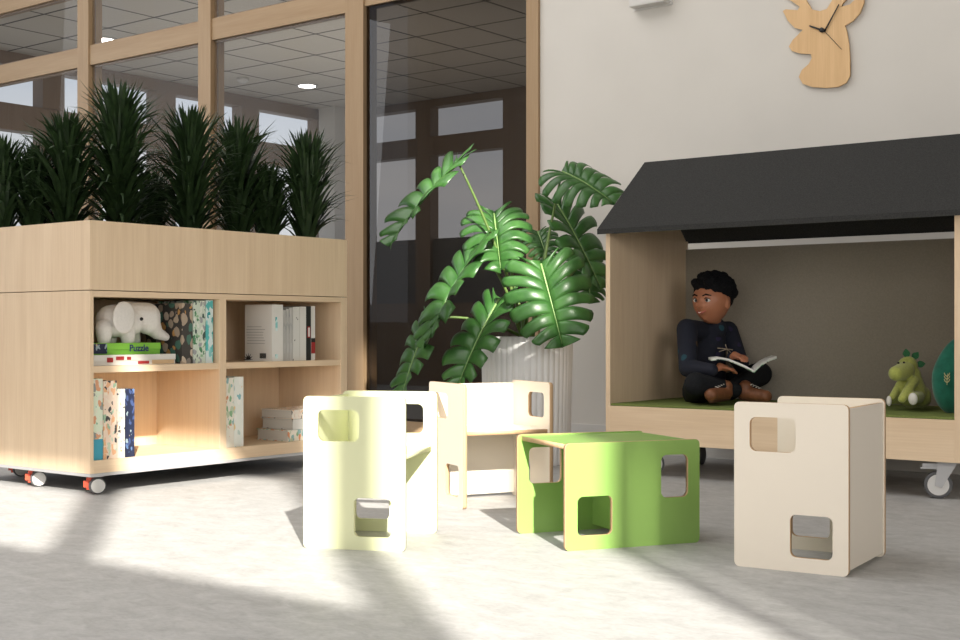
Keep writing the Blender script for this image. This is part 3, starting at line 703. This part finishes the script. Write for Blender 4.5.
# ================================================================== BOY READING
bc = at(706, 402, 5.70)
boy = empty('person', (bc.x, bc.y, .302), 'child with black curly hair sitting cross-legged with an open book on the bench', 'person')
P_ = lambda x, y, D: at(x, y, D)
neck0 = P_(715, 322, 5.76); headc = P_(711.5, 301.5, 5.70)
hf = (FW*-.70+RT*-.72+UP*-.03).normalized(); hl = UP.cross(hf).normalized(); hu = hf.cross(hl).normalized()
hd = frame_matrix(headc, hf, hl, hu)
def head(bm):
    U, V = 64, 44; rows = []
    for j in range(V+1):
        ph = PI*j/V; row = []
        for i in range(U):
            th = 2*PI*i/U
            d = Vector((math.sin(ph)*math.cos(th), math.sin(ph)*math.sin(th), math.cos(ph)))
            x, y, z = d.x*.086, d.y*.080, d.z*.098
            if z < 0: k = 1-.26*(-d.z)**1.4; y *= k; x *= (1-.10*(-d.z)**2)
            def gs(a, b, sa, sb): return math.exp(-((d.y-a)/sa)**2-((d.z-b)/sb)**2) if d.x > 0 else 0
            x += .025*gs(0, -.18, .13, .13)+.010*gs(0, -.02, .09, .18)
            x -= .007*(gs(.36, .06, .16, .10)+gs(-.36, .06, .16, .10))
            x += .004*(gs(.36, .24, .25, .08)+gs(-.36, .24, .25, .08))
            x += .006*(gs(.42, -.30, .2, .2)+gs(-.42, -.30, .2, .2))
            x += .006*gs(0, -.46, .26, .09); x -= .005*gs(0, -.44, .22, .025)
            x += .008*gs(0, -.78, .25, .15)
            row.append(bm.verts.new(hd @ Vector((x, y, z))))
        rows.append(row)
    for a, b_ in zip(rows, rows[1:]):
        for i in range(U): bm.faces.new((a[i], b_[i], b_[(i+1) % U], a[(i+1) % U]))
HD = lambda a, b_, c_: hd @ Vector((a, b_, c_))
sh_r, sh_l = P_(687, 329, 5.66), P_(728, 331, 5.86)
el_r, el_l = P_(688, 368, 5.55), P_(741, 364, 5.78)
wr_r, wr_l = P_(712, 370, 5.44), P_(731, 357, 5.60)
pelv = P_(706, 389, 5.80); chest = P_(708, 340, 5.79)
kn_r, kn_l = P_(696, 384, 5.42), P_(760, 374, 5.80)
an_r, an_l = P_(742, 391, 5.50), P_(726, 391, 5.47)
hip_r, hip_l = P_(697, 392, 5.72), P_(716, 392, 5.86)
# hand resting on the book: palm, four fingers, thumb
ha = P_(736, 355.5, 5.57); fd = (P_(748, 361, 5.50)-ha).normalized(); fsd = UP.cross(fd).normalized()
def hand(c0, fd, sd, up, caps):
    caps.append((c0-fd*.010, .015, c0+fd*.018, .014)); caps.append((c0+sd*.010, .011, c0+fd*.024+sd*.011, .009)); caps.append((c0-sd*.010, .011, c0+fd*.022-sd*.011, .009))
    for k, ln in zip((-1.5, -.5, .5, 1.5), (.036, .043, .046, .040)):
        a = c0+fd*.024+sd*k*.0088; m_ = a+fd*ln*.5+up*.003; e_ = m_+fd*ln*.42-up*.010
        caps.append((a, .0062, m_, .0056)); caps.append((m_, .0056, e_, .0048))
    a = c0+sd*.016; m_ = a+fd*.018+sd*.014; caps.append((a, .0078, m_, .0068)); caps.append((m_, .0068, m_+fd*.018-up*.003+sd*.002, .0056))
caps = [(neck0-UP*.02, .030, headc-UP*.04+hf*-.015, .031), (chest, .052, pelv, .058), (chest, .05, neck0-UP*.02, .034),
        (chest+UP*.03, .03, sh_r, .026), (chest+UP*.03, .03, sh_l, .026), (sh_r, .026, el_r, .021), (el_r, .021, wr_r, .014), (sh_l, .026, el_l, .021), (el_l, .021, wr_l, .014),
        (wr_l, .014, ha, .014), (hip_r, .045, kn_r, .030), (hip_l, .045, kn_l, .030), (kn_r, .030, an_r, .020), (kn_l, .030, an_l, .020), (pelv, .05, hip_r, .045), (pelv, .05, hip_l, .045)]
hand(ha, fd, fsd, UP, caps)
hb_ = P_(722, 367, 5.46); fd2 = (P_(738, 372, 5.47)-hb_).normalized(); caps.append((wr_r, .014, hb_, .014)); hand(hb_, fd2, UP.cross(fd2).normalized()*-1, UP, caps)
earM = Matrix((( 1, 0, 0), (0, 1, 0), (0, 0, 1)))
R3 = hd.to_3x3()
balls = [(HD(-.010, .078, -.010), .022, (.75, .38, 1.15), R3), (HD(-.010, -.078, -.010), .022, (.75, .38, 1.15), R3)]
blob('body', caps, balls, M['skin'], boy, .0028, 1, head)
for s in (-1, 1):
    ball('eye', HD(.0700, s*.030, .006), .0125, M['eye_white'], boy, (.75, 1.15, .82), R3)
    ball('pupil', HD(.0795, s*.0285+.004, .0065), .0066, M['eye_dark'], boy, (.5, 1, 1), R3)
    tube('eyebrow', [HD(.083, s*.013, .025), HD(.083, s*.030, .032), HD(.069, s*.050, .026)], [.0028, .0036, .0018], M['hair'], boy, 8)
    tube('eyelid', [HD(.078, s*.015, .010), HD(.0815, s*.029, .0175), HD(.071, s*.046, .010)], [.0014, .0022, .0014], M['hair'], boy, 6)
tube('lips', [HD(.074, -.027, -.036), HD(.084, -.013, -.046), HD(.0875, 0, -.049), HD(.084, .013, -.046), HD(.074, .027, -.036)], [.0018, .0042, .0050, .0042, .0018], M['lip'], boy, 8)
tube('teeth', [HD(.082, -.018, -.042), HD(.0915, 0, -.0478), HD(.082, .018, -.042)], [.0010, .0024, .0010], M['eye_white'], boy, 8)
# hair: full cap of curls, clear of the face
hc = []
rr = random.Random(3)
for k in range(150):
    a = rr.uniform(0, 2*PI); zz = rr.uniform(-.35, 1.0); q = math.sqrt(max(0, 1-zz*zz))
    dx, dy, dz = q*math.cos(a), q*math.sin(a), zz
    if dx > .1 and dz < .36+.25*dx: continue
    if dz < .02 and dx > -.45: continue
    hc.append((HD(dx*.094-.010, dy*.090, dz*.086+.036), rr.uniform(.014, .020)))
hc.append((HD(-.020, 0, .054), .086, (1.08, 1.04, .80), R3)); hc.append((HD(-.050, 0, .016), .066, (.8, 1.15, .95), R3))
blob('hair', [], hc, M['hair'], boy, .004, 2, disp=.008)
def shirt_extra(bm): pass
blob('sweater', [(chest+UP*.005, .078, pelv+UP*.02, .088), (chest+UP*.02, .068, neck0-UP*.030, .052), (chest+UP*.035, .045, sh_r, .045), (chest+UP*.035, .052, sh_l, .044),
    (sh_r, .046, el_r, .040), (el_r, .040, wr_r, .027), (sh_l, .045, el_l, .036), (el_l, .036, wr_l-(wr_l-el_l).normalized()*.004, .021)], [], M['sweater'], boy, .0045, 5)
ball('collar', neck0-UP*.012, .040, M['sweater'], boy, (1, 1, .35))
blob('trousers', [(pelv, .082, hip_r, .066), (pelv, .082, hip_l, .062), (hip_r, .066, kn_r, .050), (hip_l, .064, kn_l, .054), (kn_r, .049, an_r-(an_r-kn_r)*.16, .032), (kn_l, .052, an_l-(an_l-kn_l)*.16, .032)], [], M['trousers'], boy, .005, 5)
def boot(ank, toe, name='boot'):
    ank = Vector(ank); toe = Vector(toe); d = (toe-ank).normalized(); up = (UP-d*UP.dot(d)).normalized(); sd = d.cross(up)
    o = blob(name, [(ank+up*.012, .030, ank-up*.01, .030), (ank-up*.012, .029, toe-up*.010, .027), (toe-up*.01-sd*.006, .024, toe-up*.01+sd*.006, .024)], [], M['boot'], boy, .004, 3)
    blob('sole', [(ank-up*.030-d*.010, .016, toe-up*.030, .016)], [], M['sole'], o, .004, 2)
    for k in range(4):
        q = ank.lerp(toe, .30+.13*k)+up*(.027-.003*k); tube('lace', [q-sd*.014, q+up*.003, q+sd*.014], .0018, M['pages'], o, 6)
boot(P_(745, 390, 5.50), P_(766, 394, 5.44)); boot(P_(726, 390, 5.46), P_(711, 392.5, 5.38))
pr = P_(727, 349, 5.665)
bm = bmesh.new()
for k, (dx, dz, w_) in enumerate(((-.040, .004, .0030), (-.034, -.012, .0026), (.026, -.004, .0026), (.022, -.020, .0024), (-.006, .020, .0022), (.004, -.030, .0022))):
    bm_tube(bm, [pr, pr+RT*dx+UP*dz+FW*.006], [w_*.6, w_], 6)
link('winged_print', done(bm, 'winged_print'), plain('beige print', (.30, .24, .17), .8), boy, True)

# open book in the lap
ob = empty('open_book', P_(748, 366, 5.56), 'open picture book with white pages held in the lap of the child', 'book')
def page(name, pts, wid, mat, off=0.0, th=.004):
    bm = bmesh.new(); rows = []
    for p in pts:
        p = Vector(p)+UP*off
        rows.append([bm.verts.new(p-wid*.5), bm.verts.new(p+wid*.5), bm.verts.new(p+wid*.5+UP*th), bm.verts.new(p-wid*.5+UP*th)])
    for a, b_ in zip(rows, rows[1:]):
        for k in range(4): bm.faces.new((a[k], a[(k+1) % 4], b_[(k+1) % 4], b_[k]))
    bm.faces.new(rows[0][::-1]); bm.faces.new(rows[-1]); bmesh.ops.recalc_face_normals(bm, faces=bm.faces[:])
    return link(name, done(bm, name), mat, ob, True, False)
wd = (FW*.95+RT*.10+UP*.0)*.20
lp = [P_(710, 359.5, 5.50), P_(718, 358.5, 5.50), P_(727, 360.0, 5.50), P_(736, 363.5, 5.50), P_(744, 367, 5.50), P_(752, 371.5, 5.50)]
rp = [P_(752, 371.5, 5.50), P_(756, 367, 5.51), P_(762, 362.5, 5.53), P_(768, 359.5, 5.55), P_(774, 357.5, 5.57)]
page('cover', lp, wd, PT['jungle'], -.003, .003); page('cover', rp, wd, PT['jungle'], -.003, .003)
page('pages', lp, wd*.97, M['paper'], .0002, .007); page('pages', rp, wd*.97, M['paper'], .0002, .007)

# ================================================================== SOFT TOYS ON THE BENCH
dc = at(910, 404, 5.13); dzz = .302
dn = empty('dinosaur_toy', (dc.x, dc.y, dzz), 'lime green plush dinosaur with dark back plates sitting on the bench', 'soft toy')
Q = lambda x, y, D=5.13: at(x, y, D)
blob('body', [(Q(911, 392), 0.0610, Q(911, 375), 0.0390), (Q(908, 366), 0.0390, Q(906, 368), 0.0390), (Q(905, 371, 5.10), 0.0366, Q(896, 373.5, 5.05), 0.0293),
     (Q(914, 381, 5.08), 0.0195, Q(902, 399, 5.0), 0.0159), (Q(903, 380, 5.16), 0.0183, Q(892, 398, 5.08), 0.0146),
     (Q(918, 397, 5.08), 0.0244, Q(914, 398, 5.0), 0.0195), (Q(905, 399, 5.16), 0.0220, Q(892, 400, 5.10), 0.0171), (Q(920, 396, 5.14), 0.0439, Q(925, 400, 5.20), 0.0244)], [], M['plush'], dn, .004, 5)
ball('foot_sole', Q(913, 399, 4.975), .024, M['plush_white'], dn, (.75, .5, 1.0))
ball('foot_sole', Q(889, 401, 5.06), .020, M['plush_white'], dn, (.5, .5, 1.0))
for a, c in ((906, 350), (916, 355), (922, 364)):
    q = Q(a, c); o = Q(908, 366); d = (q-o).normalized(); s = FW.cross(d).normalized(); q2 = o+d*.036
    plate('back_plate', [(-.007, .0), (-.014, .013), (-.010, .022), (0, .032), (.010, .021), (.013, .012), (.007, .0)], [], .012, [M['plush_dark'], M['plush_dark']], frame_matrix(q2, s, d, s.cross(d)), dn, True)
ball('eye', Q(898.5, 363, 5.092), .0045, M['eye_dark'], dn); ball('eye', Q(904, 362.5, 5.080), .0045, M['eye_dark'], dn)
cu = Q(955, 374, 4.93)
cc_ = empty('leaf_cushion', (cu.x, cu.y, .302), 'teal egg-shaped cushion with a gold twig print leaning in the right corner of the bench', 'cushion')
tl = Matrix.Rotation(-.22, 3, FW)
bm = bmesh.new(); bmesh.ops.create_uvsphere(bm, u_segments=32, v_segments=20, radius=1)
for v_ in bm.verts:
    z = v_.co.z; k = 1-.28*max(0, z)**1.2
    v_.co = Vector((v_.co.x*k*.085, v_.co.y*k*.06, z*.145))
me = done(bm, 'pillow'); me.transform(frame_matrix((cu.x, cu.y, .302+.140), RT, FW, UP) @ Matrix.Rotation(.10, 4, 'Y')); link('pillow', me, M['cushion'], cc_, True, True)
tw = Q(947, 379, 4.868)
tube('twig_print', [tw-UP*.022, tw, tw+UP*.020+RT*.004], .0016, M['gold'], cc_, 6)
boxm = bmesh.new()
for k, s in ((-.014, -1), (-.014, 1), (-.002, -1), (-.002, 1), (.009, -1), (.009, 1)):
    bm_tube(boxm, [tw+UP*k, tw+UP*(k+.007)+RT*s*.008, tw+UP*(k+.014)+RT*s*.010], .0018, 6)
link('leaf_print', done(boxm, 'leaf_print'), M['gold'], cc_, True)

# ================================================================== LIGHT
w = bpy.data.worlds.new('sky'); SC.world = w; w.use_nodes = True; nt = w.node_tree
bg = nt.nodes['Background']; tc = N(nt, 'ShaderNodeTexCoord'); sp_ = N(nt, 'ShaderNodeSeparateXYZ'); nt.links.new(tc.outputs['Generated'], sp_.inputs[0])
nz = N(nt, 'ShaderNodeTexNoise', Scale=3.0, Detail=5.0); mp = N(nt, 'ShaderNodeMapping'); mp.inputs['Scale'].default_value = (1, 1, 5); nt.links.new(tc.outputs['Generated'], mp.inputs[0]); nt.links.new(mp.outputs[0], nz.inputs['Vector'])
ad = N(nt, 'ShaderNodeMath', operation='MULTIPLY_ADD'); ad.inputs[1].default_value = .5; nt.links.new(nz.outputs['Fac'], ad.inputs[0]); nt.links.new(sp_.outputs[2], ad.inputs[2])
nt.links.new(ramp(nt, ad.outputs[0], [(.0, (.55, .58, .62)), (.30, (.80, .82, .86)), (.55, (.55, .62, .74)), (.9, (.40, .50, .70))]), bg.inputs['Color'])
bg.inputs['Strength'].default_value = .9
def area(name, loc, size, direction, watts, col=(1, 1, 1), size_y=None):
    l = bpy.data.lights.new(name, 'AREA'); l.energy = watts; l.color = col; l.size = size
    if size_y: l.shape = 'RECTANGLE'; l.size_y = size_y
    o = bpy.data.objects.new(name, l); COL.objects.link(o); o.location = loc
    o.rotation_euler = Vector(direction).to_track_quat('-Z', 'Y').to_euler(); return o
s = bpy.data.lights.new('sun', 'SUN'); s.energy = 11.8; s.angle = math.radians(.8); s.color = (1, .95, .86)
so = bpy.data.objects.new('sun', s); COL.objects.link(so); so.location = (6, -5, 6)
so.rotation_euler = Vector((-.584, .4835, -.428)).to_track_quat('-Z', 'Y').to_euler()
area('overhead_fill', (-5.0, 2.0, 5.6), 6, (.1, .1, -1), 250, (1, .98, .96), 4)  # added overhead fill
area('rear_fill', (-1.5, YB+.1, 1.7), 6, (-.1, 1, -.05), 90, (1, .98, .95), 2.2)  # added fill from behind the camera, the wall there is solid
area('left_fill', (XL+.2, 2.2, 2.5), 4, (1, .1, -.1), 95, (.95, .97, 1), 3.2)  # added soft fill from the unseen left side
area('right_fill', (3.6, -.6, 2.0), 3, (-1, .45, -.1), 150, (1, .97, .93), 2.4)  # fill added to brighten the planter front and other right-facing sides
area('next_room_fill', (-7.5, 8.2, 1.2), 3, (0, 0, 1), 24, (1, .95, .88), 3)  # added upward fill that brightens the room behind the glass

# ================================================================== CAMERA
cam = bpy.data.cameras.new('camera'); co = bpy.data.objects.new('camera', cam); COL.objects.link(co)
cam.sensor_width = 36; cam.lens = FOC/960*36; cam.shift_y = 9/960
co.location = (0, 0, H0); co.rotation_euler = (PI/2, 0, YAW); cam.clip_start = .05
SC.camera = co
SC.view_settings.view_transform = 'Standard'; SC.view_settings.look = 'None'; SC.view_settings.gamma = 1; SC.view_settings.exposure = 0
SC.cycles.max_bounces = 8; SC.cycles.transparent_max_bounces = 16; SC.cycles.caustics_reflective = False; SC.cycles.caustics_refractive = False
SC.cycles.sample_clamp_indirect = 6; SC.cycles.use_denoising = True
